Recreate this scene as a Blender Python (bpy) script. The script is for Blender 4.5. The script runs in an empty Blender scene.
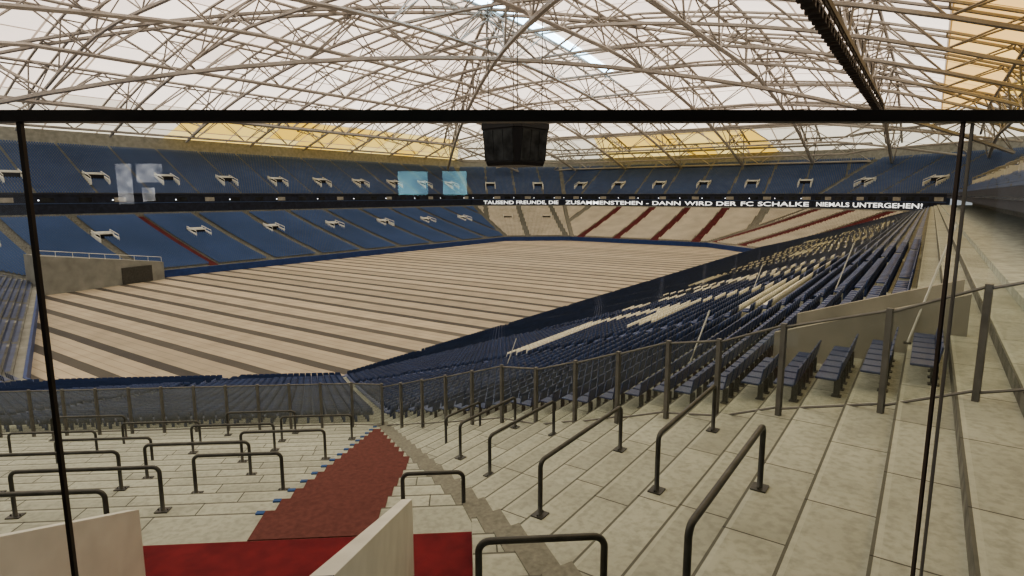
import bpy, bmesh, math, random
import numpy as np
from mathutils import Vector, Matrix
random.seed(4)
ZC = 20.0                      # eye height above the arena floor
HEAD = math.radians(34.7)
COL = bpy.context.scene.collection
try: bpy.context.scene.view_settings.look = 'AgX - Medium High Contrast'
except Exception: pass
# ------------------------------------------------------------------ materials
def mat(name, col, rough=0.8, metal=0.0, var=0.12, scale=1.0, emit=0.0, col2=None, spec=0.3, bump=0.0, detail=4):
    m = bpy.data.materials.new(name); m.use_nodes = True
    nt = m.node_tree; b = nt.nodes['Principled BSDF']
    b.inputs['Roughness'].default_value = rough
    b.inputs['Metallic'].default_value = metal
    b.inputs['Specular IOR Level'].default_value = spec
    tc = nt.nodes.new('ShaderNodeTexCoord'); n = nt.nodes.new('ShaderNodeTexNoise')
    n.inputs['Scale'].default_value = scale; n.inputs['Detail'].default_value = detail
    nt.links.new(tc.outputs['Object'], n.inputs['Vector'])
    r = nt.nodes.new('ShaderNodeValToRGB')
    c2 = col2 if col2 else tuple(c*(1-var*2) for c in col)
    c1 = col if col2 else tuple(min(1, c*(1+var)) for c in col)
    r.color_ramp.elements[0].position = .3; r.color_ramp.elements[1].position = .7
    r.color_ramp.elements[0].color = (*c2, 1); r.color_ramp.elements[1].color = (*c1, 1)
    nt.links.new(n.outputs['Fac'], r.inputs['Fac'])
    nt.links.new(r.outputs['Color'], b.inputs['Base Color'])
    if emit > 0:
        nt.links.new(r.outputs['Color'], b.inputs['Emission Color'])
        b.inputs['Emission Strength'].default_value = emit
    if bump > 0:
        bp = nt.nodes.new('ShaderNodeBump'); bp.inputs['Strength'].default_value = bump
        nt.links.new(n.outputs['Fac'], bp.inputs['Height']); nt.links.new(bp.outputs['Normal'], b.inputs['Normal'])
    return m
def nmath(nt, op, a, bb=None):
    x = nt.nodes.new('ShaderNodeMath'); x.operation = op
    for i, v in enumerate((a, bb)):
        if v is None: continue
        if isinstance(v, (int, float)): x.inputs[i].default_value = v
        else: nt.links.new(v, x.inputs[i])
    return x.outputs[0]
def nmix(nt, fac, A, B, mode='MIX'):
    m = nt.nodes.new('ShaderNodeMix'); m.data_type = 'RGBA'; m.blend_type = mode
    for s, v in (('Factor', fac), ('A', A), ('B', B)):
        if isinstance(v, (int, float)): m.inputs[s].default_value = v
        elif isinstance(v, tuple): m.inputs[s].default_value = (*v, 1)
        else: nt.links.new(v, m.inputs[s])
    return m.outputs['Result']
def slab_mat(name, col, ang, onx, ony, o0, tread, joint=2.35):
    """worn concrete: slab joints along the rows, a dark line and worn paler band at each step edge, fine stains"""
    m = bpy.data.materials.new(name); m.use_nodes = True
    nt = m.node_tree; b = nt.nodes['Principled BSDF']; b.inputs['Roughness'].default_value = .8; b.inputs['Specular IOR Level'].default_value = .3
    tc = nt.nodes.new('ShaderNodeTexCoord'); sp = nt.nodes.new('ShaderNodeSeparateXYZ'); nt.links.new(tc.outputs['Object'], sp.inputs[0])
    s = nmath(nt, 'ADD', nmath(nt, 'MULTIPLY', sp.outputs['X'], math.cos(ang)), nmath(nt, 'MULTIPLY', sp.outputs['Y'], math.sin(ang)))
    od = nmath(nt, 'ADD', nmath(nt, 'MULTIPLY', sp.outputs['X'], -onx), nmath(nt, 'MULTIPLY', sp.outputs['Y'], -ony))
    rowf = nmath(nt, 'DIVIDE', nmath(nt, 'ADD', od, o0), tread)
    row = nmath(nt, 'FLOOR', nmath(nt, 'ADD', rowf, .001)); fr = nmath(nt, 'FRACT', nmath(nt, 'ADD', rowf, .001))
    wn = nt.nodes.new('ShaderNodeTexWhiteNoise'); wn.noise_dimensions = '1D'; nt.links.new(row, wn.inputs['W'])
    s2 = nmath(nt, 'ADD', nmath(nt, 'DIVIDE', s, joint), wn.outputs['Value'])
    j = nmath(nt, 'LESS_THAN', nmath(nt, 'FRACT', s2), .011)
    e1 = nmath(nt, 'LESS_THAN', fr, .045); e2 = nmath(nt, 'LESS_THAN', fr, .12)
    wn2 = nt.nodes.new('ShaderNodeTexWhiteNoise'); wn2.noise_dimensions = '2D'
    cb = nt.nodes.new('ShaderNodeCombineXYZ'); nt.links.new(nmath(nt, 'FLOOR', s2), cb.inputs[0]); nt.links.new(row, cb.inputs[1]); nt.links.new(cb.outputs[0], wn2.inputs['Vector'])
    n = nt.nodes.new('ShaderNodeTexNoise'); n.inputs['Scale'].default_value = 8; n.inputs['Detail'].default_value = 10; nt.links.new(tc.outputs['Object'], n.inputs['Vector'])
    n2 = nt.nodes.new('ShaderNodeTexNoise'); n2.inputs['Scale'].default_value = .7; n2.inputs['Detail'].default_value = 8; nt.links.new(tc.outputs['Object'], n2.inputs['Vector'])
    c = nmix(nt, nmath(nt, 'MULTIPLY', wn2.outputs['Value'], .7), col, tuple(x*.72 for x in col))
    rp = nt.nodes.new('ShaderNodeMapRange'); rp.inputs['From Min'].default_value = .43; rp.inputs['From Max'].default_value = .68
    nt.links.new(n.outputs['Fac'], rp.inputs['Value'])
    c = nmix(nt, nmath(nt, 'MULTIPLY', rp.outputs['Result'], .5), c, tuple(x*.5 for x in col))
    rp2 = nt.nodes.new('ShaderNodeMapRange'); rp2.inputs['From Min'].default_value = .45; rp2.inputs['From Max'].default_value = .7
    nt.links.new(n2.outputs['Fac'], rp2.inputs['Value'])
    c = nmix(nt, nmath(nt, 'MULTIPLY', rp2.outputs['Result'], .42), c, tuple(x*.5 for x in col))
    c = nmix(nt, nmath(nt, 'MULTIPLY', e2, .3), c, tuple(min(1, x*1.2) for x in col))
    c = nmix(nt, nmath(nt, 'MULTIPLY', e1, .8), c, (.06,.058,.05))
    c = nmix(nt, nmath(nt, 'MULTIPLY', j, .8), c, (.035,.033,.03))
    nt.links.new(c, b.inputs['Base Color']); return m
M = {}
CC = (.465,.485,.41)
c39, s39 = math.cos(math.radians(39.2)), math.sin(math.radians(39.2))
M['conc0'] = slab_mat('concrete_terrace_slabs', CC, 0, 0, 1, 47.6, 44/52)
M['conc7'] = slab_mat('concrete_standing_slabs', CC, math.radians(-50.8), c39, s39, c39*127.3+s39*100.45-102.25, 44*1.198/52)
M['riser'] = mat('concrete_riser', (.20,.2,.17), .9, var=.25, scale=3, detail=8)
M['conc'] = mat('concrete_plain', CC, .85, var=.15, scale=2, detail=8)
M['conc_d'] = mat('concrete_dark', (.25,.25,.22), .9, var=.12, scale=.4)
M['conc_strip'] = mat('concrete_worn_strip', (.225,.225,.19), .9, var=.12, scale=12, detail=8)
M['beige'] = mat('concrete_beige', (.54,.50,.41), .85, var=.08, scale=.5, detail=8)
M['tan'] = mat('concrete_tan', (.33,.315,.265), .85, var=.12, scale=.8, detail=8)
M['navy'] = mat('navy_panel', (.03,.06,.18), .5, var=.1)
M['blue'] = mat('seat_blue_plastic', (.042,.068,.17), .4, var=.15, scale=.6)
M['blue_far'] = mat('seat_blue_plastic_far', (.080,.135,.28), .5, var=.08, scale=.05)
M['white'] = mat('seat_white_plastic', (.90,.88,.76), .5, var=.04)
M['cream'] = mat('seat_cream_plastic', (.60,.555,.455), .6, var=.08, scale=.2)
M['red'] = mat('red_carpet', (.165,.018,.024), .95, var=.15, scale=3)
M['redb'] = mat('red_brown_paint', (.145,.052,.046), .9, var=.12, scale=9, detail=8)
M['redf'] = mat('red_stair_paint', (.16,.045,.045), .9, var=.15, scale=.5, detail=8)
M['steel'] = mat('dark_steel', (.09,.09,.082), .4, .4, var=.15, scale=4)
M['post'] = mat('fence_post_steel', (.19,.185,.17), .5, .3, var=.1, scale=4)
M['rail'] = mat('rail_bronze', (.065,.052,.044), .4, .5, var=.1, scale=4)
M['truss'] = mat('truss_paint', (.40,.375,.335), .6, .1, var=.12, scale=.1)
M['trussd'] = mat('catwalk_dark', (.03,.025,.022), .7, var=.1)
M['whitep'] = mat('white_paint', (.66,.66,.60), .6, var=.05, scale=2)
M['bluemark'] = mat('blue_step_marker', (.03,.09,.25), .6, var=.05)
M['black'] = mat('black_panel', (.012,.012,.014), .4, var=.1)
M['fascia'] = mat('fascia_dark', (.020,.025,.042), .5, var=.2)
M['screen_off'] = mat('dark_screen', (.035,.038,.04), .25, var=.3, scale=.4)
M['led'] = mat('led_letters', (.85,.85,.85), .6, var=.0, emit=1.2)
M['lamp'] = mat('lamp_glow', (.9,.92,1.0), .6, var=.0, emit=3)
M['tv'] = mat('tv_picture', (.30,.68,.95), .6, var=.3, scale=3, emit=10)
M['win'] = mat('window_glow', (.9,.95,1.0), .6, var=.45, scale=6, emit=9)

def floor_mat():
    m = bpy.data.materials.new('arena_floor'); m.use_nodes = True
    nt = m.node_tree; b = nt.nodes['Principled BSDF']; b.inputs['Roughness'].default_value = .75
    tc = nt.nodes.new('ShaderNodeTexCoord'); sp = nt.nodes.new('ShaderNodeSeparateXYZ')
    nt.links.new(tc.outputs['Object'], sp.inputs[0])
    n = nt.nodes.new('ShaderNodeTexNoise'); n.inputs['Scale'].default_value = .05; n.inputs['Detail'].default_value = 8
    nt.links.new(tc.outputs['Object'], n.inputs['Vector'])
    u = nmath(nt, 'ADD', sp.outputs['X'], nmath(nt, 'MULTIPLY', n.outputs['Fac'], .5))
    W = 5.4
    f = nmath(nt, 'FRACT', nmath(nt, 'DIVIDE', u, W)); st = nmath(nt, 'LESS_THAN', f, .3)
    cell = nmath(nt, 'FLOOR', nmath(nt, 'DIVIDE', u, W))
    wn = nt.nodes.new('ShaderNodeTexWhiteNoise'); wn.noise_dimensions = '1D'; nt.links.new(cell, wn.inputs['W'])
    seam = nmath(nt, 'LESS_THAN', nmath(nt, 'FRACT', nmath(nt, 'DIVIDE', u, W/4)), .1)
    c = nmix(nt, wn.outputs['Value'], (.60,.51,.37), (.43,.37,.27))
    c = nmix(nt, nmath(nt, 'MULTIPLY', seam, .6), c, (.26,.22,.165))
    c = nmix(nt, nmath(nt, 'MULTIPLY', st, nmath(nt, 'ADD', nmath(nt, 'MULTIPLY', wn.outputs['Value'], .22), .76)), c, (.05,.045,.04))
    n2 = nt.nodes.new('ShaderNodeTexNoise'); n2.inputs['Scale'].default_value = .3; n2.inputs['Detail'].default_value = 10
    nt.links.new(tc.outputs['Object'], n2.inputs['Vector'])
    c = nmix(nt, .45, c, n2.outputs['Fac'], 'MULTIPLY')
    nt.links.new(c, b.inputs['Base Color'])
    return m
M['floor'] = floor_mat()

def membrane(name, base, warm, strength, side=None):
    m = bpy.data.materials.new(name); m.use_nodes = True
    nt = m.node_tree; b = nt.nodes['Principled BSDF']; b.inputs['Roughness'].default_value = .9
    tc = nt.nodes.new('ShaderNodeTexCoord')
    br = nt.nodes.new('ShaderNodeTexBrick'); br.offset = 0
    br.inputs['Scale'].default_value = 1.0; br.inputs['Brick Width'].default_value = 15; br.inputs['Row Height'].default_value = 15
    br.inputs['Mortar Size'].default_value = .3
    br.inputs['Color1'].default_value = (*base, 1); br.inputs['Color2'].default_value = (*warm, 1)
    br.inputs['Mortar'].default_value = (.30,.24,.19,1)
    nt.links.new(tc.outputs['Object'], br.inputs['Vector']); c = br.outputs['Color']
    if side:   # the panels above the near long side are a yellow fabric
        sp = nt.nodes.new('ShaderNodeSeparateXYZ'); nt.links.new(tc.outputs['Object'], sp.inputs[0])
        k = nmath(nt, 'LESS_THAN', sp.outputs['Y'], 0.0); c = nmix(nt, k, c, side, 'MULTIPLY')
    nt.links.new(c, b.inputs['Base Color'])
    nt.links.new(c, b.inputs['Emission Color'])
    b.inputs['Emission Strength'].default_value = strength  # emission stands in for daylight passing through the fabric
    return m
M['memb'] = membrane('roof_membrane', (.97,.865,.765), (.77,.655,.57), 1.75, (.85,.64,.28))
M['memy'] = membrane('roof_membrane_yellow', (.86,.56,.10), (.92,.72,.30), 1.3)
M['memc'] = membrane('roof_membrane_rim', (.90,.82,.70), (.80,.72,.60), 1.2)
M['sky'] = mat('skylight_panel', (.55,.80,1.0), .6, var=.0, emit=7)

def glass_mat(name, tint, haze=0):
    m = bpy.data.materials.new(name); m.use_nodes = True
    nt = m.node_tree; nt.nodes.clear()
    o = nt.nodes.new('ShaderNodeOutputMaterial'); t = nt.nodes.new('ShaderNodeBsdfTransparent')
    g = nt.nodes.new('ShaderNodeBsdfGlossy'); g.inputs['Roughness'].default_value = .01
    lw = nt.nodes.new('ShaderNodeLayerWeight')
    f = nmath(nt, 'ADD', nmath(nt, 'MULTIPLY', nmath(nt, 'POWER', lw.outputs['Facing'], 5.0), .7), .04)
    mx = nt.nodes.new('ShaderNodeMixShader'); t.inputs['Color'].default_value = (*tint, 1)
    nt.links.new(f, mx.inputs[0]); nt.links.new(t.outputs[0], mx.inputs[1]); nt.links.new(g.outputs[0], mx.inputs[2])
    out = mx.outputs[0]
    if haze:
        d = nt.nodes.new('ShaderNodeBsdfDiffuse'); d.inputs['Color'].default_value = (.42,.43,.38,1)
        m2 = nt.nodes.new('ShaderNodeMixShader'); m2.inputs[0].default_value = haze
        nt.links.new(out, m2.inputs[1]); nt.links.new(d.outputs[0], m2.inputs[2]); out = m2.outputs[0]
    nt.links.new(out, o.inputs['Surface'])
    return m
M['glass'] = glass_mat('clear_glass', (.93,.95,.925))
M['pane'] = glass_mat('fence_glass', (.86,.88,.85), .07)
M['paned'] = glass_mat('fence_glass_dusty', (.78,.80,.76), .28)

# ------------------------------------------------------------------ mesh helpers
class MB:
    def __init__(s): s.v = []; s.f = []; s.mi = []
    def quad(s, a, b, c, d, mi=0):
        k = len(s.v); s.v += [tuple(a), tuple(b), tuple(c), tuple(d)]; s.f.append((k, k+1, k+2, k+3)); s.mi.append(mi)
    def hexa(s, p):  # 8 points: bottom 4, top 4
        k = len(s.v); s.v += [tuple(q) for q in p]
        for f in ((3,2,1,0),(4,5,6,7),(0,1,5,4),(1,2,6,5),(2,3,7,6),(3,0,4,7)): s.f.append(tuple(k+i for i in f))
    def box(s, o, ax, ay, x0, x1, y0, y1, z0, z1):
        o = Vector(o); ax = Vector((ax[0], ax[1], 0)); ay = Vector((ay[0], ay[1], 0)); Z = Vector((0,0,1))
        s.hexa([o+ax*x+ay*y+Z*z for z in (z0, z1) for x, y in ((x0,y0),(x1,y0),(x1,y1),(x0,y1))])
    def tube(s, p, q, r, n=5):
        p = Vector(p); q = Vector(q); d = (q-p)
        if d.length < 1e-5: return
        d.normalize(); a = d.cross(Vector((0,0,1)))
        if a.length < 1e-3: a = Vector((1,0,0))
        a.normalize(); b = d.cross(a); k = len(s.v)
        for c in (p, q):
            for i in range(n):
                t = 2*math.pi*i/n; s.v.append(tuple(c+a*r*math.cos(t)+b*r*math.sin(t)))
        for i in range(n):
            j = (i+1) % n; s.f.append((k+i, k+j, k+n+j, k+n+i))
        s.f.append(tuple(k+i for i in reversed(range(n)))); s.f.append(tuple(k+n+i for i in range(n)))
    def sweep(s, pts, r, n=8):
        pts = [Vector(p) for p in pts]; k = len(s.v)
        side = (pts[-1]-pts[0]); side.z = 0; side.normalize(); nrm = side.cross(Vector((0,0,1)))
        for i, p in enumerate(pts):
            d = (pts[min(i+1, len(pts)-1)]-pts[max(i-1, 0)]).normalized(); b = d.cross(nrm).normalized()
            for j in range(n):
                t = 2*math.pi*j/n; s.v.append(tuple(p+nrm*r*math.cos(t)+b*r*math.sin(t)))
        for i in range(len(pts)-1):
            for j in range(n):
                j2 = (j+1) % n; s.f.append((k+i*n+j, k+i*n+j2, k+(i+1)*n+j2, k+(i+1)*n+j))
        s.f.append(tuple(k+j for j in range(n))); s.f.append(tuple(k+(len(pts)-1)*n+j for j in reversed(range(n))))
    def obj(s, name, m, parent=None, smooth=False, m2=None):
        me = bpy.data.meshes.new(name); me.from_pydata(s.v, [], s.f); me.update()
        me.materials.append(M[m])
        if m2:
            me.materials.append(M[m2]); me.polygons.foreach_set('material_index', s.mi)
        if smooth: me.polygons.foreach_set('use_smooth', [True]*len(me.polygons))
        o = bpy.data.objects.new(name, me); COL.objects.link(o)
        if parent: o.parent = parent; o.matrix_parent_inverse = Matrix.Translation(-parent.location) if parent.type=='EMPTY' else Matrix()
        return o
def tag(o, label, cat, group=None, kind=None):
    o['label'] = label; o['category'] = cat
    if group: o['group'] = group
    if kind: o['kind'] = kind
    return o
def empty(name, loc):
    e = bpy.data.objects.new(name, None); e.location = loc; e.empty_display_size = .2; COL.objects.link(e); return e
def wc(X, Y): return (math.cos(HEAD)*Y+math.sin(HEAD)*X, math.sin(HEAD)*Y-math.cos(HEAD)*X)

# ------------------------------------------------------------------ bowl plan (octagon)
C = (127.3, 100.45)
ANG = [-90, -39.2, 0, 39.2, 90, 161.8, 180, 219.2]
D = [52.85, 102.25, 107.3, 102.25, 52.85, 93.7, 107.3, 102.25]
N = [(math.cos(math.radians(a)), math.sin(math.radians(a))) for a in ANG]
T = [(-n[1], n[0]) for n in N]
R = [1, 1.198, 1, 1.198, 1, 1, 1, 1.198]
def vert(offs, i):
    j = (i+1) % 8; n1, n2 = N[i], N[j]; c1, c2 = D[i]+offs[i], D[j]+offs[j]
    det = n1[0]*n2[1]-n1[1]*n2[0]
    return ((c1*n2[1]-c2*n1[1])/det, (n1[0]*c2-n2[0]*c1)/det)
def srange(offs, i):
    a = vert(offs, (i-1) % 8); b = vert(offs, i); t = T[i]
    return a[0]*t[0]+a[1]*t[1], b[0]*t[0]+b[1]*t[1]
def P(i, o, s, z): return (C[0]+N[i][0]*(D[i]+o)+T[i][0]*s, C[1]+N[i][1]*(D[i]+o)+T[i][1]*s, z)
NR = 52
def lo_off(t): return [R[i]*44*t for i in range(8)]
def lo_z(t): return ZC-18.3+13.36*(.85*t+.15*t*t)
NU = 30
EX = [6, 0, 0, 0, 0, 0, 0, 0]
def up_off(t): return [R[i]*(46+28*t)+EX[i] for i in range(8)]
def up_z(t): return ZC-.2+16*t

# ------------------------------------------------------------------ arena floor
mb = MB(); offs = [0.0]*8
pts = [vert(offs, i) for i in range(8)]
mb.v = [(C[0]+p[0], C[1]+p[1], 0) for p in pts]; mb.f = [tuple(range(8))]
o = mb.obj('floor', 'floor'); tag(o, 'striped beige arena floor of long rolled-out strips', 'floor', kind='structure')
names = ['near_side','far_corner','far_end','far_left_corner','left_side','left_near_corner','near_end','near_corner']
for i in range(8):
    s0, s1 = srange([-.3]*8, i); mb = MB()
    mb.box(P(i, 0, 0, 0), T[i], N[i], s0, s1, -.3, -.005, 0, 1.75)
    o = mb.obj('wall_'+names[i], 'navy'); tag(o, 'low dark blue perimeter wall around the arena floor', 'wall', kind='structure')

# ------------------------------------------------------------------ terraces
def u_of_s0(u): return u-C[0]
S_L0, S_L1 = -5.95-2.6, .05-2.6
KD = 59
for i in range(8):
    mb = MB(); kmax = {0: 64, 7: 58}.get(i, 52)
    for k in range(kmax):
        t0, t1 = k/NR, (k+1)/NR; o0, o1 = lo_off(t0), lo_off(t1)
        z = lo_z(t0); zp = lo_z((k-1)/NR) if k else z-.3
        a0, a1 = srange(o0, i); b0, b1 = srange(o1, i)
        segs = [(a0, a1, b0, b1)]
        if i == 0 and k >= KD:
            m = u_of_s0(15); segs = [(a0, m, b0, m)]
        if i == 7 and k >= 49:
            segs = [(a0, S_L0, b0, S_L0), (S_L1, a1, S_L1, b1)]
        for (p0, p1, q0, q1) in segs:
            mb.quad(P(i,o0[i],p0,z), P(i,o0[i],p1,z), P(i,o1[i],q1,z), P(i,o1[i],q0,z))
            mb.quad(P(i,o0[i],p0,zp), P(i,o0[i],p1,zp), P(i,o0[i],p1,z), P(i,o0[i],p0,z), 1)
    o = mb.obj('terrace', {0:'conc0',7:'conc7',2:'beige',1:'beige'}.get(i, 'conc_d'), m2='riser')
    tag(o, {0:'pale concrete terrace steps under the rows of blue seats',7:'pale concrete standing terrace steps with steel barriers',
            2:'beige stepped terrace behind the far goal'}.get(i, 'concrete stepped terrace of the lower tier'), 'terrace')
for i in range(5):
    mb = MB()
    for k in range(NU):
        t0, t1 = k/NU, (k+1)/NU; o0, o1 = up_off(t0), up_off(t1)
        z = up_z(t0); zp = up_z((k-1)/NU)
        a0, a1 = srange(o0, i); b0, b1 = srange(o1, i)
        if i == 0: a0 = max(a0, u_of_s0(30)); b0 = max(b0, u_of_s0(30))
        mb.quad(P(i,o0[i],a0,z), P(i,o0[i],a1,z), P(i,o1[i],b1,z), P(i,o1[i],b0,z))
        mb.quad(P(i,o0[i],a0,zp), P(i,o0[i],a1,zp), P(i,o0[i],a1,z), P(i,o0[i],a0,z))
    o = mb.obj('upper_terrace', 'conc_d'); tag(o, 'steep stepped upper tier carrying blue seats', 'terrace')
# fascia / ribbon boards of the upper tier
fas = {}
FO = [R[i]*44.3+EX[i]+1.2*(i == 0) for i in range(8)]
for i in range(6):
    s0, s1 = srange(FO, i)
    if i == 0: s0 = u_of_s0(30)
    if i == 5: s1 = s0+60
    mb = MB(); zb = ZC-.9 if i == 0 else ZC-5.4
    mb.box(P(i, FO[i], 0, 0), T[i], N[i], s0, s1, 0, 1.6, zb, ZC+.5)
    o = mb.obj('fascia_board', 'fascia'); tag(o, 'long black ribbon board fronting the upper tier', 'board'); fas[i] = o
    mb = MB()
    mb.box(P(i, FO[i], 0, 0), T[i], N[i], s0, s1, -.12, 0, ZC-.3, ZC-.1); mb.obj('edge_strip', 'screen_off', o)
    if i == 0: continue
    mb = MB(); mb.box(P(i, FO[i], 0, 0), T[i], N[i], s0, s1, -.12, 0, zb+3.0, zb+3.12)
    mb.obj('edge_strip', 'blue_far', o)
    ln = s1-s0; n = min(int(ln/5), 26)
    for q in range(n):
        s = s0+(q+.5)*ln/n; mb = MB()
        mb.box(P(i, FO[i], 0, 0), T[i], N[i], s-1.6, s+1.6, -.05, 0, ZC-2.0, ZC-.7)
        mb.obj('box_window', 'screen_off' if q % 3 else 'tan', o)
        if q % 2 == 0 and i in (3, 4, 2):
            mb = MB(); mb.box(P(i, FO[i], 0, 0), T[i], N[i], s+1.9, s+2.2, -.2, -.05, ZC-1.6, ZC-1.3); mb.obj('lamp', 'lamp', o)
def letters(txt, i, sA, sB, z0, h):
    """one mesh per word, spread along the board between sA and sB, advance by true text width"""
    words = txt.split(' '); made = []
    for w in words:
        cu = bpy.data.curves.new('t', 'FONT'); cu.body = w; cu.size = 1; cu.extrude = .01; cu.offset = .015
        to = bpy.data.objects.new('t', cu); COL.objects.link(to); bpy.context.view_layer.update()
        me = bpy.data.meshes.new_from_object(to.evaluated_get(bpy.context.evaluated_depsgraph_get()))
        xs = [v.co.x for v in me.vertices]; made.append((me, min(xs), max(xs))); bpy.data.objects.remove(to)
    total = sum(m[2]-m[1] for m in made)+.38*(len(made)-1); sc = (sB-sA)/total; pos = 0
    for me, x0, x1 in made:
        for v in me.vertices:
            v.co = P(i, FO[i]-.2-v.co.z, sA+(pos+v.co.x-x0)*sc, z0+v.co.y/.72*h)
        pos += x1-x0+.38
        me.materials.clear(); me.materials.append(M['led'])
        ob = bpy.data.objects.new('lettering', me); COL.objects.link(ob); ob.parent = fas[i]; ob['label'] = 'white lit capital lettering'
zt = ZC-4.7
s0, s1 = srange(FO, 2); letters('ZUSAMMENSTEHEN - DANN WIRD DER FC SCHALKE', 2, s1-1.5, s0+1.5, zt, 1.85)
s0, s1 = srange(FO, 1); letters('NIEMALS UNTERGEHEN!', 1, s1-2, s0+8, zt+.15, 1.75)
s0, s1 = srange(FO, 3); letters('TAUSEND FREUNDE, DIE', 3, s0+42, s0+2.5, zt, 1.85)

# ------------------------------------------------------------------ seats
def fast_mesh(name, V, F, m):
    me = bpy.data.meshes.new(name); me.vertices.add(len(V)); me.vertices.foreach_set('co', V.astype(np.float32).ravel())
    nf = len(F); me.loops.add(nf*4); me.loops.foreach_set('vertex_index', F.astype(np.int32).ravel())
    me.polygons.add(nf); me.polygons.foreach_set('loop_start', np.arange(0, nf*4, 4, dtype=np.int32))
    me.update(calc_edges=True); me.validate()
    me.materials.append(M[m]); o = bpy.data.objects.new(name, me); COL.objects.link(o); return o
def bx(x0,x1,y0,y1,z0,z1, tilt=0):
    return [(x,y+(tilt if z==z1 else 0),z) for z in (z0,z1) for x,y in ((x0,y0),(x1,y0),(x1,y1),(x0,y1))]
BF = [(3,2,1,0),(4,5,6,7),(0,1,5,4),(1,2,6,5),(2,3,7,6),(3,0,4,7)]
def tmpl(full):
    if full:
        v = bx(-.23,.23,.15,.56,.40,.45)+bx(-.23,.23,.56,.61,.42,.82,.07)+bx(-.05,.05,.55,.65,0,.42)
        f = []
        for b in range(3): f += [tuple(8*b+i for i in q) for q in BF]
    else:
        v = [(-.24,.12,.42),(.24,.12,.42),(.24,.56,.42),(-.24,.56,.42),(-.24,.56,.3),(.24,.56,.3),(.24,.63,.84),(-.24,.63,.84)]
        f = [(0,1,2,3),(4,5,6,7)]
    return np.array(v), np.array(f)
def build(positions, full):
    tv, tf = tmpl(full); A = np.array([[*T[p[0]], *N[p[0]]] for p in positions]); Q = np.array([p[1:4] for p in positions])
    n = len(Q); V = np.zeros((n, len(tv), 3))
    V[:,:,0] = Q[:,None,0]+A[:,None,0]*tv[None,:,0]+A[:,None,2]*tv[None,:,1]
    V[:,:,1] = Q[:,None,1]+A[:,None,1]*tv[None,:,0]+A[:,None,3]*tv[None,:,1]
    V[:,:,2] = Q[:,None,2]+tv[None,:,2]
    F = tf[None]+(np.arange(n)*len(tv))[:,None,None]
    return V.reshape(-1,3), F.reshape(-1,4)
FONT = {'S':"01111 10000 10000 01110 00001 00001 11110",'C':"01110 10001 10000 10000 10000 10001 01110",
'H':"10001 10001 10001 11111 10001 10001 10001",'A':"01110 10001 10001 11111 10001 10001 10001",
'L':"10000 10000 10000 10000 10000 10000 11111",'K':"10001 10010 10100 11000 10100 10010 10001",'E':"11111 10000 10000 11110 10000 10000 11111"}
def is_white(u, k):
    r = (48-k)//3
    if r < 0 or r > 6: return False
    x = 160-u; li = int(x//19)
    if x < 0 or li > 6: return False
    c = int((x-19*li)//2.6)
    if c > 4: return False
    return FONT["SCHALKE"[li]].split()[r][c] == '1'
def fence_u(v): return 12.7+5/19.4*v
AIS = 8.75
def at_aisle(s, w): return abs((s-AIS+8.5+1700) % 17.0-8.5) < w/2
lower_blue, lower_white, cream, corner_mix = [], [], [], []
for i in range(8):
    sp = .56 if i in (0, 7) else .62
    for k in range(1, KD):
        if i == 7 and k > 31: continue
        if i != 0 and k > 47: continue
        t = k/NR; of = lo_off(t); s0, s1 = srange(of, i); z = lo_z(t)
        mg = .35 if i in (0,7) else .8
        n = int((s1-s0-2*mg)/sp)
        for q in range(n+1 if i in (0,7) else n):
            s = s0+mg+q*sp if i != 7 else s1-mg-q*sp
            x, y, zz = P(i, of[i], s, z)
            if i == 0:
                if y < 20.6 and x < fence_u(y)+1.0: continue
                if x > 28 and at_aisle(s+3, 1.2): continue
                if 17.6 < x < 22.4 and -1.4 < y < 4.2: continue
                if x < 22 and y < -.6: continue
                if x >= 22 and y < .7: continue
                (lower_white if is_white(x, k) else lower_blue).append((i, x, y, zz))
                continue
            if at_aisle(s, {0:1.6,5:1.6,6:1.6,7:1.6,1:5.6,2:3.6}.get(i, 2.5)) and not (i == 7 and s > -15): continue
            if i in (1, 2): cream.append((i, x, y, zz))
            elif i == 3: (cream if s < 0 else corner_mix).append((i, x, y, zz))
            else:
                if i in (5, 6) and y < 50: continue
                (lower_blue if i in (6,7,5) else corner_mix).append((i, x, y, zz))
upper = []
for i in range(5):
    for k in range(1, NU):
        t = k/NU; of = up_off(t); s0, s1 = srange(of, i); z = up_z(t)
        if i == 0: s0 = max(s0, u_of_s0(31))
        n = int((s1-s0-1.6)/.68)
        for q in range(n):
            s = s0+.8+q*.68
            if (s+400) % 15 < 1.0: continue
            upper.append((i, *P(i, of[i], s, z)))
fw = (math.cos(HEAD), math.sin(HEAD)); rt = (math.sin(HEAD), -math.cos(HEAD))
def inframe(p):
    Y = p[1]*fw[0]+p[2]*fw[1]; X = p[1]*rt[0]+p[2]*rt[1]
    return Y > 2 and abs(X/Y) < .86
def dist(p): return p[1]**2+p[2]**2+(p[3]-ZC)**2
lower_blue.sort(key=lambda p: (not inframe(p), dist(p)))
near, rest = lower_blue[:300], lower_blue[300:]
rest_n = [p for p in rest if dist(p) < 60**2]; rest_f = [p for p in rest if dist(p) >= 60**2]
def stuff(plist_full, plist_far, m, label):
    Vs, Fs, n = [], [], 0
    for pl, fl in ((plist_full, True), (plist_far, False)):
        if pl:
            V, F = build(pl, fl); Vs.append(V); Fs.append(F+n); n += len(V)
    o = fast_mesh('stadium_seat', np.concatenate(Vs), np.concatenate(Fs), m)
    return tag(o, label, 'seat', kind='stuff')
stuff(rest_n, rest_f, 'blue', 'rows of dark blue plastic stadium seats')
wn_ = [p for p in lower_white if dist(p) < 70**2]; wf_ = [p for p in lower_white if dist(p) >= 70**2]
stuff(wn_, wf_, 'white', 'white plastic seats forming big letters among blue ones')
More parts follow.
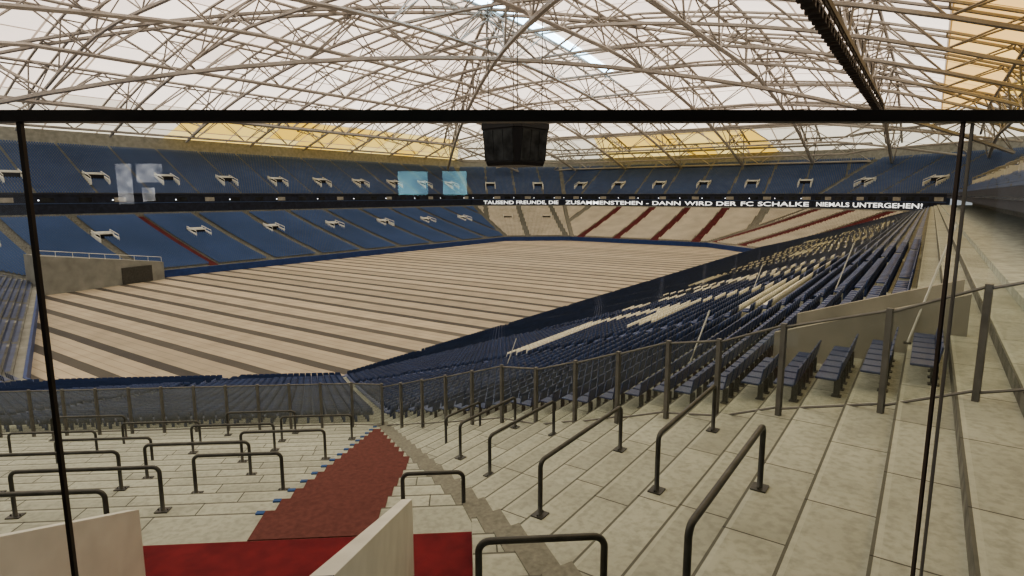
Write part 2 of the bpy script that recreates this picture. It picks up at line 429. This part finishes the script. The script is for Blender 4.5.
stuff([], cream, 'cream', 'cream seats and rails of the far standing end')
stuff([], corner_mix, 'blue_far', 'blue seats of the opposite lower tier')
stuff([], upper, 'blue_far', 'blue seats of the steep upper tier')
def proto(boxes, m):
    mbx = MB()
    for b in boxes: mbx.hexa([Vector(p) for p in b])
    me = bpy.data.meshes.new('seat_part'); me.from_pydata(mbx.v, [], mbx.f); me.update(); me.materials.append(M[m])
    bm = bmesh.new(); bm.from_mesh(me); bmesh.ops.bevel(bm, geom=bm.edges[:], offset=.012, segments=1, affect='EDGES'); bm.to_mesh(me); bm.free()
    return me
mp = proto([bx(-.23,.23,.14,.56,.39,.44)], 'blue'); mk = proto([bx(-.23,.23,.56,.60,.43,.83,.07)], 'blue')
mbk = proto([bx(-.04,.04,.5,.62,.02,.4), bx(-.1,.1,.46,.66,0,.025)], 'steel')
for p in near:
    e = bpy.data.objects.new('stadium_seat', None); e.empty_display_size = .2; COL.objects.link(e)
    e.location = p[1:4]; e.rotation_euler = (0, 0, math.atan2(N[p[0]][1], N[p[0]][0])-math.pi/2)
    tag(e, 'dark blue plastic stadium seat on a steel bracket', 'seat', group='blue seats in the near stand')
    for nm, me in (('seat_pan', mp), ('backrest', mk), ('bracket', mbk)):
        c = bpy.data.objects.new(nm, me); COL.objects.link(c); c.parent = e

# ------------------------------------------------------------------ aisles
def aisle(i, s, w, k0, k1, m, label):
    mb = MB()
    for k in range(k0, k1):
        o0, o1, z = lo_off(k/NR)[i], lo_off((k+1)/NR)[i], lo_z(k/NR)
        zp = lo_z((k-1)/NR); lim = srange(lo_off(k/NR), i)
        a = max(s-w/2, lim[0]+.05); b = min(s+w/2, lim[1]-.3)
        if b-a > .2: mb.box(P(i, 0, 0, 0), T[i], N[i], a, b, o0-.02, o1-.02, zp+.02, z+.02)
    o = mb.obj('aisle_stair', m); tag(o, label, 'stairs'); return o
ra = aisle(7, -2.835-2.6, 2.23, 34, 49, 'redb', 'worn red painted stairway descending the standing terrace')
for k in range(34, 49):
    o0 = lo_off(k/NR)[7]; z = lo_z(k/NR)
    mb = MB(); mb.box(P(7, 0, -2.6-4.03, 0), T[7], N[7], -.08, .08, o0-.012, o0+.1, z-.1, z+.03); mb.obj('step_marker', 'bluemark', ra)
s0, s1 = srange(lo_off(.5), 2)
for kk in range(-5, 6):
    s = AIS+17*kk
    if s0+4 < s < s1-4: aisle(2, s, 3.4, 1, 50, 'redf', 'red stairway between the cream blocks')
    a, b = srange(lo_off(.6), 1)
    if a+1 < s < b-1: aisle(1, s, 5.4, 2, 50, 'redf', 'red stairway in the far corner block')
aisle(4, AIS+17*2, 2.4, 1, 48, 'redf', 'red stairway in the opposite stand')
mb = MB()
for k in range(33, 57):
    a = vert(lo_off(k/NR), 7); b = vert(lo_off((k+1)/NR), 7); z = lo_z(k/NR)+.02
    A = Vector((C[0]+a[0], C[1]+a[1], z)); B = Vector((C[0]+b[0], C[1]+b[1], z))
    l = Vector((-T[7][0], -T[7][1], 0))*.26; r = Vector((T[0][0], T[0][1], 0))*.3; dz = Vector((0,0,.03))
    mb.hexa([A+l-dz, A+r-dz, B+r-dz, B+l-dz, A+l, A+r, B+r, B+l])
o = mb.obj('corner_step', 'conc_strip'); tag(o, 'worn dark grey strip of steps where the terraces meet', 'stairs')

# ------------------------------------------------------------------ landing and parapets
def PE(d, e, z): return P(7, 59.9-d, e-2.6, ZC+z)
zl = lo_z(48/NR)-ZC
mb = MB(); mb.box(P(7,0,-2.6,0), T[7], N[7], -5.95, .05, 59.9-10.24+.01, 59.9-4.2, ZC+zl-.3, ZC+zl+.01)
o = mb.obj('entrance_landing', 'red'); tag(o, 'bright red carpeted landing at the entrance to the terrace', 'landing')
def prism(e0, e1, dn, dfar, ztn, ztf, zb, name, m):
    mb = MB()
    mb.hexa([PE(dn,e0,zb), PE(dn,e1,zb), PE(dfar,e1,zb), PE(dfar,e0,zb), PE(dn,e0,ztn), PE(dn,e1,ztn), PE(dfar,e1,ztf), PE(dfar,e0,ztf)])
    return mb.obj(name, m)
for ee in (-.95, -4.98):
    tag(prism(ee-.08, ee+.08, 3.6, 8.75, -2.4, -4.63, zl+.01, 'side_parapet', 'whitep'), 'low white sloping side wall beside the red landing', 'parapet')
tag(prism(.05, .2, 4.3, 10.1, lo_z(54/NR)-ZC+.0, zl+.05, zl-.3, 'terrace_parapet', 'conc'), 'concrete side of the terrace beside the landing', 'parapet')

# ------------------------------------------------------------------ crush barriers
def barrier(pa, pb, h, r=.042, label='black steel tube crush barrier on concrete terrace'):
    pa = Vector(pa); pb = Vector(pb); e = empty('crush_barrier', pa)
    tag(e, label, 'barrier', group='crush barriers on the standing terrace')
    L = (pb-pa); ax = L.copy(); ax.z = 0; ax.normalize(); cr = .13
    top = max(pa.z, pb.z)+h
    pts = [pa.copy(), Vector((pa.x, pa.y, top-cr))]
    for j in range(1, 6):
        t = j/6*math.pi/2; pts.append(Vector((pa.x, pa.y, top-cr))+ax*cr*(1-math.cos(t))+Vector((0,0,cr*math.sin(t))))
    pts.append(Vector((pa.x, pa.y, top))+ax*cr)
    q = Vector((pb.x, pb.y, top)); pts.append(q-ax*cr)
    for j in range(1, 6):
        t = j/6*math.pi/2; pts.append(q-ax*cr*(1-math.sin(t))-Vector((0,0,cr*(1-math.cos(t)))))
    pts += [Vector((pb.x, pb.y, top-cr)), pb.copy()]
    mb = MB(); mb.sweep(pts, r, 10); mb.obj('rail_tube', 'steel', e, smooth=True)
    for c in (pa, pb):
        mb = MB(); mb.box((c.x, c.y, 0), (ax.x, ax.y), (-ax.y, ax.x), -.13, .13, -.11, .11, c.z, c.z+.022)
        for a in (-.09, .09):
            mb.tube((c.x+ax.x*a, c.y+ax.y*a, c.z+.02), (c.x+ax.x*a, c.y+ax.y*a, c.z+.05), .015, 6)
        mb.obj('base_plate', 'steel', e)
def cz(d): k = math.floor((59.9-d)/52.7*NR+1e-6); return lo_z(k/NR)-ZC
def szz(v): k = math.floor((47.6-v)/44*NR+1e-6); return lo_z(k/NR)-ZC
for d, e0, e1 in ((9.87,-8.3,-6.05),(12.0,-9.1,-6.25),(13.8,-6.4,-4.4),(14.2,-11.1,-8.3),(15.9,-8.6,-5.9),(18.0,-6.9,-4.4),(18.5,-12.6,-9.8),
                  (20.1,-9.3,-6.6),(20.6,-15.5,-12.7),(22.2,-7.0,-4.4),(22.7,-13.0,-10.2),(24.3,-16.6,-13.8),(24.3,-9.8,-7.1),(11.3,-1.3,-.1)):
    barrier(PE(d,e0,cz(d)), PE(d,e1,cz(d)), .95)
barrier(PE(6.3,.1,cz(6.3)), PE(6.3,1.55,cz(6.3)), 1.06)
for v, u0, u1 in ((5.15,8.3,11.6),(3.4,9.2,12.4),(1.75,5.7,9.05),(8.2,10.9,13.9),(10.2,12.2,14.9),(12.3,14.0,15.8)):
    barrier((u0,v,ZC+szz(v)), (u1,v,ZC+szz(v)), 1.0)

# ------------------------------------------------------------------ fence
def fence(pts, h, label, rr=.04, pm='pane'):
    for a, b in zip(pts[:-1], pts[1:]):
        a = Vector(a); b = Vector(b); e = empty('fence_panel', a)
        tag(e, label, 'fence', group='fence panels around the terrace')
        ax = (b-a); ax.z = 0; ax.normalize(); up = Vector((0,0,1))
        mb = MB(); mb.box((a.x,a.y,0), (ax.x,ax.y), (-ax.y,ax.x), -rr, rr, -rr, rr, a.z, a.z+h); mb.obj('post', 'post', e)
        mb = MB(); mb.tube(a+up*(h-.06)+ax*rr, b+up*(h-.06)-ax*rr, .03, 6); mb.obj('top_rail', 'post', e)
        mb = MB(); mb.tube(a+up*.16+ax*rr, b+up*.16-ax*rr, .026, 6); mb.obj('bottom_rail', 'post', e)
        mb = MB(); p = [a+ax*.06+up*.2, b-ax*.06+up*.2, b-ax*.06+up*(h-.08), a+ax*.06+up*(h-.08)]
        mb.quad(*p); mb.obj('glass_infill', pm, e)
pts = []
for v in (-5.0, -2.7, -.9, .45, 2.3, 3.7, 5.0, 6.5, 8.0, 9.6, 11.2, 12.8, 14.4, 16, 17.6, 19.2): pts.append((fence_u(v), v, ZC+szz(v)))
fence(pts, 2.0, 'glass fence panel between steel posts crossing the terrace', .05)
pts = [(fence_u(19.2), 19.2, ZC+szz(19.2))]+[PE(26.1, e, cz(26.1)) for e in [-1.35*j-5.1 for j in range(0, 16)]]
fence(pts, 2.1, 'glazed steel fence panel at the foot of the standing terrace', .05, 'paned')

# ------------------------------------------------------------------ concourse behind near side
ZD = lo_z(KD/NR); vD = 47.6-44*KD/NR
mb = MB(); mb.box((0,0,0), (1,0), (0,1), 15, 215, -9.5, vD, ZD-.4, ZD)
o = mb.obj('concourse_deck', 'conc'); tag(o, 'pale concrete walkway behind the top row of seats', 'walkway')
mb = MB(); mb.box((0,0,0), (1,0), (0,1), 15, 215, -10, -9.5, ZD-.4, ZC+.2)
o = mb.obj('wall_back', 'tan'); tag(o, 'pale concrete rear wall of the concourse', 'wall', kind='structure')
def swall(u, v0, v1, hh, th=.22):
    mb = MB(); za, zb_ = ZC-3.69-.349*v0, ZC-3.6-.345*v1
    mb.hexa([Vector(p) for p in ((u,v0,za-.8),(u+th,v0,za-.8),(u+th,v1,zb_-.8),(u,v1,zb_-.8),(u,v0,za+hh),(u+th,v0,za+hh),(u+th,v1,zb_+hh*.9),(u,v1,zb_+hh*.9))])
    return tag(mb.obj('stair_parapet', 'tan'), 'low sloping pale concrete wall beside a seating stairway', 'parapet')
swall(18.2, -1.0, 3.4, .95); swall(21.8, -1.0, 3.4, .9)
def vomitory(i, o0, s, z, w, dp, h, m='beige', label='concrete stairway entrance block with white railings'):
    e = empty('vomitory', P(i, o0, s, z)); tag(e, label, 'entrance', group='entrance blocks in the stands')
    th = .4; c = P(i, o0, s, z); mb = MB()
    for a in (-w/2, w/2-th):    # sloping cheek walls
        A = [P(i, o0+y, s+a+x, z+zz) for zz in (-.5, h) for x, y in ((0,0),(th,0),(th,dp),(0,dp))]
        A[4] = P(i, o0, s+a, z+h*.45); A[5] = P(i, o0, s+a+th, z+h*.45); mb.hexa(A)
    mb.box(c, T[i], N[i], -w/2, w/2, dp-.3, dp, 0, h+.4); mb.box(c, T[i], N[i], -w/2, w/2, dp*.6, dp, h-.3, h+.1); mb.obj('body', m, e)
    mb = MB(); mb.box(c, T[i], N[i], -w/2+th, w/2-th, dp*.6, dp-.3, .05, h-.3); mb.obj('opening', 'black', e)
    for a in (-w/2+th/2, w/2-th/2):
        mb = MB(); q = Vector(P(i, o0, s+a, z+h*.45+.8)); b = Vector(P(i, o0+dp, s+a, z+h+.8))
        mb.tube(q, b, .12, 5); mb.tube(q-Vector((0,0,.9)), q, .07, 5); mb.tube(b-Vector((0,0,.9)), b, .07, 5)
        mb.obj('railing', 'whitep' if i else 'tan', e)
for i in range(5):
    a, b = srange(up_off(.25), i)
    if i == 0: a = u_of_s0(60)
    n = max(1, int((b-a)/20))
    for q in range(n):
        vomitory(i, up_off(6/NU)[i], a+(q+.5)*(b-a)/n, up_z(6/NU), 5.4, 5.5, 3.4, 'whitep')
a, b = srange(lo_off(.45), 4)
for q in range(8):
    vomitory(4, lo_off(26/NR)[4], a+(q+.5)*(b-a)/8, lo_z(26/NR), 4.8, 5.0, 2.2, 'whitep')
a, b = srange(lo_off(.45), 3)
for q in range(2):
    vomitory(3, lo_off(26/NR)[3], a+(q+.5)*(b-a)/2, lo_z(26/NR), 4.8, 5, 2.2)
# gate block on the floor in the opposite corner
e = empty('gate_block', (46,146,0)); tag(e, 'grey concrete gate block beside the arena floor', 'entrance')
def gb(x, y, z): return Vector((x, y, z))
mb = MB(); mb.hexa([gb(44,145,0), gb(70,150,0), gb(70,153,0), gb(44,153,0), gb(44,145,8.0), gb(70,150,4.2), gb(70,153,4.2), gb(44,153,8.0)]); mb.obj('body', 'conc_d', e)
mb = MB(); mb.hexa([gb(60,147.9,.1), gb(67,149.3,.1), gb(67,149.8,.1), gb(60,148.5,.1), gb(60,147.9,3.8), gb(67,149.3,3.8), gb(67,149.8,3.8), gb(60,148.5,3.8)]); mb.obj('gate_door', 'steel', e)
for j in range(9):
    x = 44+j*3.2; y = 145.2+(x-44)*.192; z = 8.0-(x-44)*.146; mb = MB(); mb.tube((x,y,z),(x,y,z+1.1),.06,5); mb.obj('railing_post', 'whitep', e)
mb = MB(); mb.tube((44,145.2,9.1),(69.6,150.1,5.36),.07,5); mb.obj('handrail', 'whitep', e)

for u, v, L in ((28,20,2.2),(20,6.5,2.2),(33,3.6,2.6),(18,0.2,3.0),(44,10,2.4)):
    z = ZC+szz(v)
    e = empty('handrail_pole', (u,v,z)); tag(e, 'thin pale slanted rod standing beside the seating stairs', 'pole')
    mb = MB(); mb.tube((u,v,z),(u+L*.25,v-L*.25,z+L),.028,6); mb.obj('rod','whitep',e)
    mb = MB(); mb.box((u,v,0),(1,0),(0,1),-.08,.08,-.08,.08,z,z+.04); mb.obj('base_plate','steel',e)

# ------------------------------------------------------------------ roof
RO = [R[i]*78+EX[i] for i in range(8)]
RO[5] = 95
def rr_(x, y):
    return max((N[i][0]*(x-C[0])+N[i][1]*(y-C[1]))/(D[i]+RO[i]) for i in range(8))
def roof_z(x, y):
    r = rr_(x, y); return ZC+20+30*(1-r*r)
def roof_part(r0, r1, nr, name, m, label, th0=0, th1=360):
    mb = MB(); ns = max(4, int(160*(th1-th0)/360))
    for a in range(nr+1):
        r = r0+(r1-r0)*a/nr
        for j in range(ns+1):
            th = math.radians(th0+(th1-th0)*j/ns); dx, dy = math.cos(th), math.sin(th)
            Rb = 1/max((N[i][0]*dx+N[i][1]*dy)/(D[i]+RO[i]) for i in range(8))
            mb.v.append((C[0]+dx*Rb*r, C[1]+dy*Rb*r, ZC+20+30*(1-r*r)))
    for a in range(nr):
        for j in range(ns):
            mb.f.append((a*(ns+1)+j, a*(ns+1)+j+1, (a+1)*(ns+1)+j+1, (a+1)*(ns+1)+j))
    o = mb.obj(name, m); tag(o, label, 'roof', kind='structure')
roof_part(.002, .84, 24, 'ceiling', 'memb', 'pale translucent membrane roof, daylight glow added, with quilted panels')
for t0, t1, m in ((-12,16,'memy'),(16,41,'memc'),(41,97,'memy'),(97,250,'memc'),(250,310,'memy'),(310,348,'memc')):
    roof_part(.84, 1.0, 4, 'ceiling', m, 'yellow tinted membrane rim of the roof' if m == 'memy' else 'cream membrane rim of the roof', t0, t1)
for i in range(5):
    s0, s1 = srange(RO, i); mb = MB(); mb.box(P(i, RO[i]-1.5, 0, 0), T[i], N[i], s0, s1, 0, .4, ZC+13, ZC+20.3)
    o = mb.obj('wall_clerestory', 'tan'); tag(o, 'pale upper wall below the roof rim', 'wall', kind='structure')
mb = MB()
for j in range(14):
    x0 = 96+j*8; x1 = x0+8
    mb.quad((x0,99,roof_z(x0,99)-.3),(x1,99,roof_z(x1,99)-.3),(x1,102.8,roof_z(x1,102.8)-.3),(x0,102.8,roof_z(x0,102.8)-.3))
o = mb.obj('skylight', 'sky'); tag(o, 'narrow bright glazed slot along the roof ridge', 'skylight')

def truss(A, B, half, depth, seg, rc, rw, label, drop=.8, rmax=.965):
    A = Vector((*A, 0)); B = Vector((*B, 0)); L = (B-A).length; ax = (B-A)/L; nn = Vector((-ax.y, ax.x, 0))
    n = int(L/seg); ps = []
    for k in range(n+1):
        p = A+ax*(L*k/n)
        if rr_(p.x, p.y) < rmax: ps.append(p)
    if len(ps) < 3: return
    tl, trr, bt = [], [], []
    for p in ps:
        z = roof_z(p.x, p.y)-drop; l = p+nn*half; r = p-nn*half
        tl.append(Vector((l.x,l.y,z))); trr.append(Vector((r.x,r.y,z))); bt.append(Vector((p.x,p.y,z-depth)))
    mb = MB()
    for k in range(len(ps)-1):
        mb.tube(tl[k], tl[k+1], rc); mb.tube(trr[k], trr[k+1], rc); mb.tube(bt[k], bt[k+1], rc*1.3)
        mb.tube(tl[k], trr[k], rw, 4)
        m = 1 if k % 2 else 0
        mb.tube(bt[k+m], tl[k+1-m], rw, 4); mb.tube(bt[k+m], trr[k+1-m], rw, 4)
    o = mb.obj('roof_truss', 'truss'); tag(o, label, 'truss', group='steel lattice trusses under the roof')
for u in range(40, 320, 24): truss((u,-45), (u,250), 2.4, 7.5, 11, .34, .19, 'slender steel lattice truss spanning across under the roof')
for v in range(-15, 216, 30): truss((-70,v), (325,v), 2.8, 9.5, 12, .42, .22, 'long steel lattice girder running the length of the roof')
for (A, B) in (((20,-20),(250,215)),((250,-20),(30,215))):
    truss(A, B, 2.2, 12, 15, .5, .24, 'diagonal bracing truss crossing the roof', drop=1.5)
for i in (1, 2, 3, 4):
    oo = [R[j]*58+EX[j] for j in range(8)]; a, b = srange(oo, i)
    p, q = P(i, oo[i], a, 0), P(i, oo[i], b, 0)
    truss(p[:2], q[:2], 1.5, 7, 9, .3, .17, 'rim lattice truss running around the stand', drop=2)
e = empty('catwalk', (90,16,ZC+26)); tag(e, 'dark service catwalk slung beneath the roof trusses', 'catwalk')
mb = MB(); mb.box((0,0,0),(1,0),(0,1),40,222,14.6,16.4,ZC+25.2,ZC+25.6)
for j in range(60): mb.box((42+j*3.03,15.5,0),(1,0),(0,1),-.6,.6,-.9,.9,ZC+24.2,ZC+25.25)
mb.obj('deck','trussd',e)
for y in (14.6, 16.4):
    mb = MB()
    for z in (26.2, 27.1): mb.tube((40,y,ZC+z),(222,y,ZC+z),.12,4)
    for j in range(36): mb.tube((40+j*5.2,y,ZC+25.5),(40+j*5.2,y,ZC+27.1),.1,4)
    mb.obj('guard_rail','trussd',e)
for j in range(15):
    x = 45+j*12.5; mb = MB(); mb.tube((x,15.5,ZC+27),(x,15.5,roof_z(x,15.5)-.5),.08,4); mb.obj('hanger','trussd',e)
mb = MB(); mb.box(P(7,0,-2.6,0), T[7], N[7], -40, 30, 59.9-3.5, 59.9+20, ZC+4.6, ZC+5.2)  # unseen slab added overhead to shade the foreground terrace
o = mb.obj('ceiling_shade_slab', 'tan'); tag(o, 'unseen slab added above the viewing corner to darken the terrace', 'ceiling', kind='structure')

# ------------------------------------------------------------------ video cube
cx, cy = 135.2, 92.6; zb, ztp = ZC+7.6, ZC+18.6; hw = 8.9
e = empty('video_cube', (cx,cy,zb)); tag(e, 'black hanging video cube with switched off screens', 'scoreboard')
def octa(hw, ch, z): return [(-hw+ch,-hw,z),(hw-ch,-hw,z),(hw,-hw+ch,z),(hw,hw-ch,z),(hw-ch,hw,z),(-hw+ch,hw,z),(-hw,hw-ch,z),(-hw,-hw+ch,z)]
ca, sa = math.cos(HEAD+math.radians(49)), math.sin(HEAD+math.radians(49))
def rot(p): return Vector((cx+p[0]*ca-p[1]*sa, cy+p[0]*sa+p[1]*ca, p[2]))
s_ = .78
lv = [(hw*s_*.86,1.6,zb),(hw*s_*.9,1.6,zb+.8),(hw*s_,1.6,ztp-1.6),(hw*s_*1.03,1.6,ztp-1.5),(hw*s_*1.03,1.6,ztp)]
mb = MB()
for (h_, c_, z_) in lv: mb.v += [tuple(rot(p)) for p in octa(h_, c_, z_)]
for a in range(len(lv)-1):
    for j in range(8): mb.f.append((a*8+j, a*8+(j+1)%8, (a+1)*8+(j+1)%8, (a+1)*8+j))
mb.f.append(tuple(reversed(range(8)))); mb.f.append(tuple(range(8*(len(lv)-1), 8*len(lv)))); mb.obj('housing','black',e)
for q in range(4):
    an = q*math.pi/2; cc, ss = math.cos(an), math.sin(an)
    def f(x, y, z): return rot((x*cc-y*ss, x*ss+y*cc, z))
    y0 = hw*s_*.9+.1; y1 = hw*s_+.12
    for x0, x1 in ((-5,-1.75),(-1.6,1.6),(1.75,5)):
        mb = MB(); mb.hexa([f(x0,y0-.3,zb+1.3),f(x1,y0-.3,zb+1.3),f(x1,y0,zb+1.3),f(x0,y0,zb+1.3),f(x0,y1-.3,ztp-2),f(x1,y1-.3,ztp-2),f(x1,y1,ztp-2),f(x0,y1,ztp-2)])
        mb.obj('screen','screen_off',e)
for a in (-5,5):
    for b in (-5,5):
        p = rot((a,b,ztp)); mb = MB(); mb.tube(p,(p.x,p.y,roof_z(p.x,p.y)-1),.12,5); mb.obj('hanging_cable','steel',e)

# ------------------------------------------------------------------ glazed screen in front of the viewer
GY = 1.5
o3 = Vector((*wc(0, GY), ZC)); axx, ayy = rt, fw
e = empty('glass_screen', (o3.x, o3.y, ZC-1.6)); tag(e, 'frameless glass screen with dark metal top rail', 'glass screen')
def lb(name, m, x0, x1, y0, y1, z0, z1):
    mb = MB(); mb.box((o3.x,o3.y,ZC), axx, ayy, x0, x1, y0, y1, z0, z1); return mb.obj(name, m, e)
lb('top_rail', 'rail', -4.6, 4.6, -.02, .02, .174, .201)
for xm, hw_ in ((-1.194,.005), (1.095,.0022), (-3.48,.005), (3.39,.005)): lb('mullion', 'rail', xm-hw_, xm+hw_, -.006, .006, -1.58, .174)
lb('mullion_edge', 'post', 1.117, 1.1185, -.006, .006, -1.55, .173)
for x0, x1 in ((-3.47,-1.203),(-1.185,1.086),(1.104,3.38)):
    mb = MB(); A = [Vector((*wc(x, GY), ZC+z)) for x, z in ((x0,-1.55),(x1,-1.55),(x1,.173),(x0,.173))]
    mb.quad(*A); mb.obj('glass_pane', 'glass', e)
lb('floor_channel', 'rail', -4.6, 4.6, -.03, .03, -1.6, -1.54)
mb = MB(); mb.box((0,0,0), rt, fw, -8, 8, -7, 1.6, ZC-1.85, ZC-1.6)
o = mb.obj('viewing_platform', 'conc_d'); tag(o, 'raised concrete viewing platform behind the glass', 'platform')
mb = MB(); mb.box((0,0,0), rt, fw, -8, 8, -7.2, -7, ZC-1.85, ZC+1.4)  # unseen wall added so the glass has something dark to reflect
o = mb.obj('wall_unseen_lounge', 'black'); tag(o, 'unseen dark rear wall added behind the platform for the glass reflections', 'wall', kind='structure')
for (xa, xb, za, zb_, mm) in ((-1.86,-1.38,-.0,.38,'tv'),(-1.13,-.74,.0,.38,'tv'),(-6.45,-6.2,-.15,.5,'win'),(-6.12,-5.7,.2,.5,'win'),(-6.05,-5.85,-.1,.12,'win')):  # unseen lit screens and window bits, placed to reflect in the glass
    e2 = empty('tv_window_panel', (*wc((xa+xb)/2, -6.95), ZC+za)); tag(e2, 'lit panel of the screens and windows mirrored in the glass', 'tv_window_panel')
    mb = MB(); mb.box((0,0,ZC), rt, fw, xa-.03, xb+.03, -7, -6.95, za-.03, zb_+.03); mb.obj('frame','rail',e2)
    mb = MB(); mb.box((0,0,ZC), rt, fw, xa, xb, -6.95, -6.94, za, zb_); mb.obj('screen',mm,e2)

# ------------------------------------------------------------------ world, camera
w = bpy.data.worlds.new('World'); bpy.context.scene.world = w; w.use_nodes = True
bg = w.node_tree.nodes['Background']; bg.inputs[0].default_value = (.75,.8,.85,1); bg.inputs[1].default_value = .5
cam = bpy.data.cameras.new('Camera'); co = bpy.data.objects.new('Camera', cam); COL.objects.link(co)
cam.sensor_width = 36; cam.lens = 600/1024*36; cam.clip_start = .05; cam.clip_end = 2000
co.location = (0,0,ZC); co.rotation_euler = (math.radians(90-8.81), 0, HEAD-math.pi/2)
bpy.context.scene.camera = co
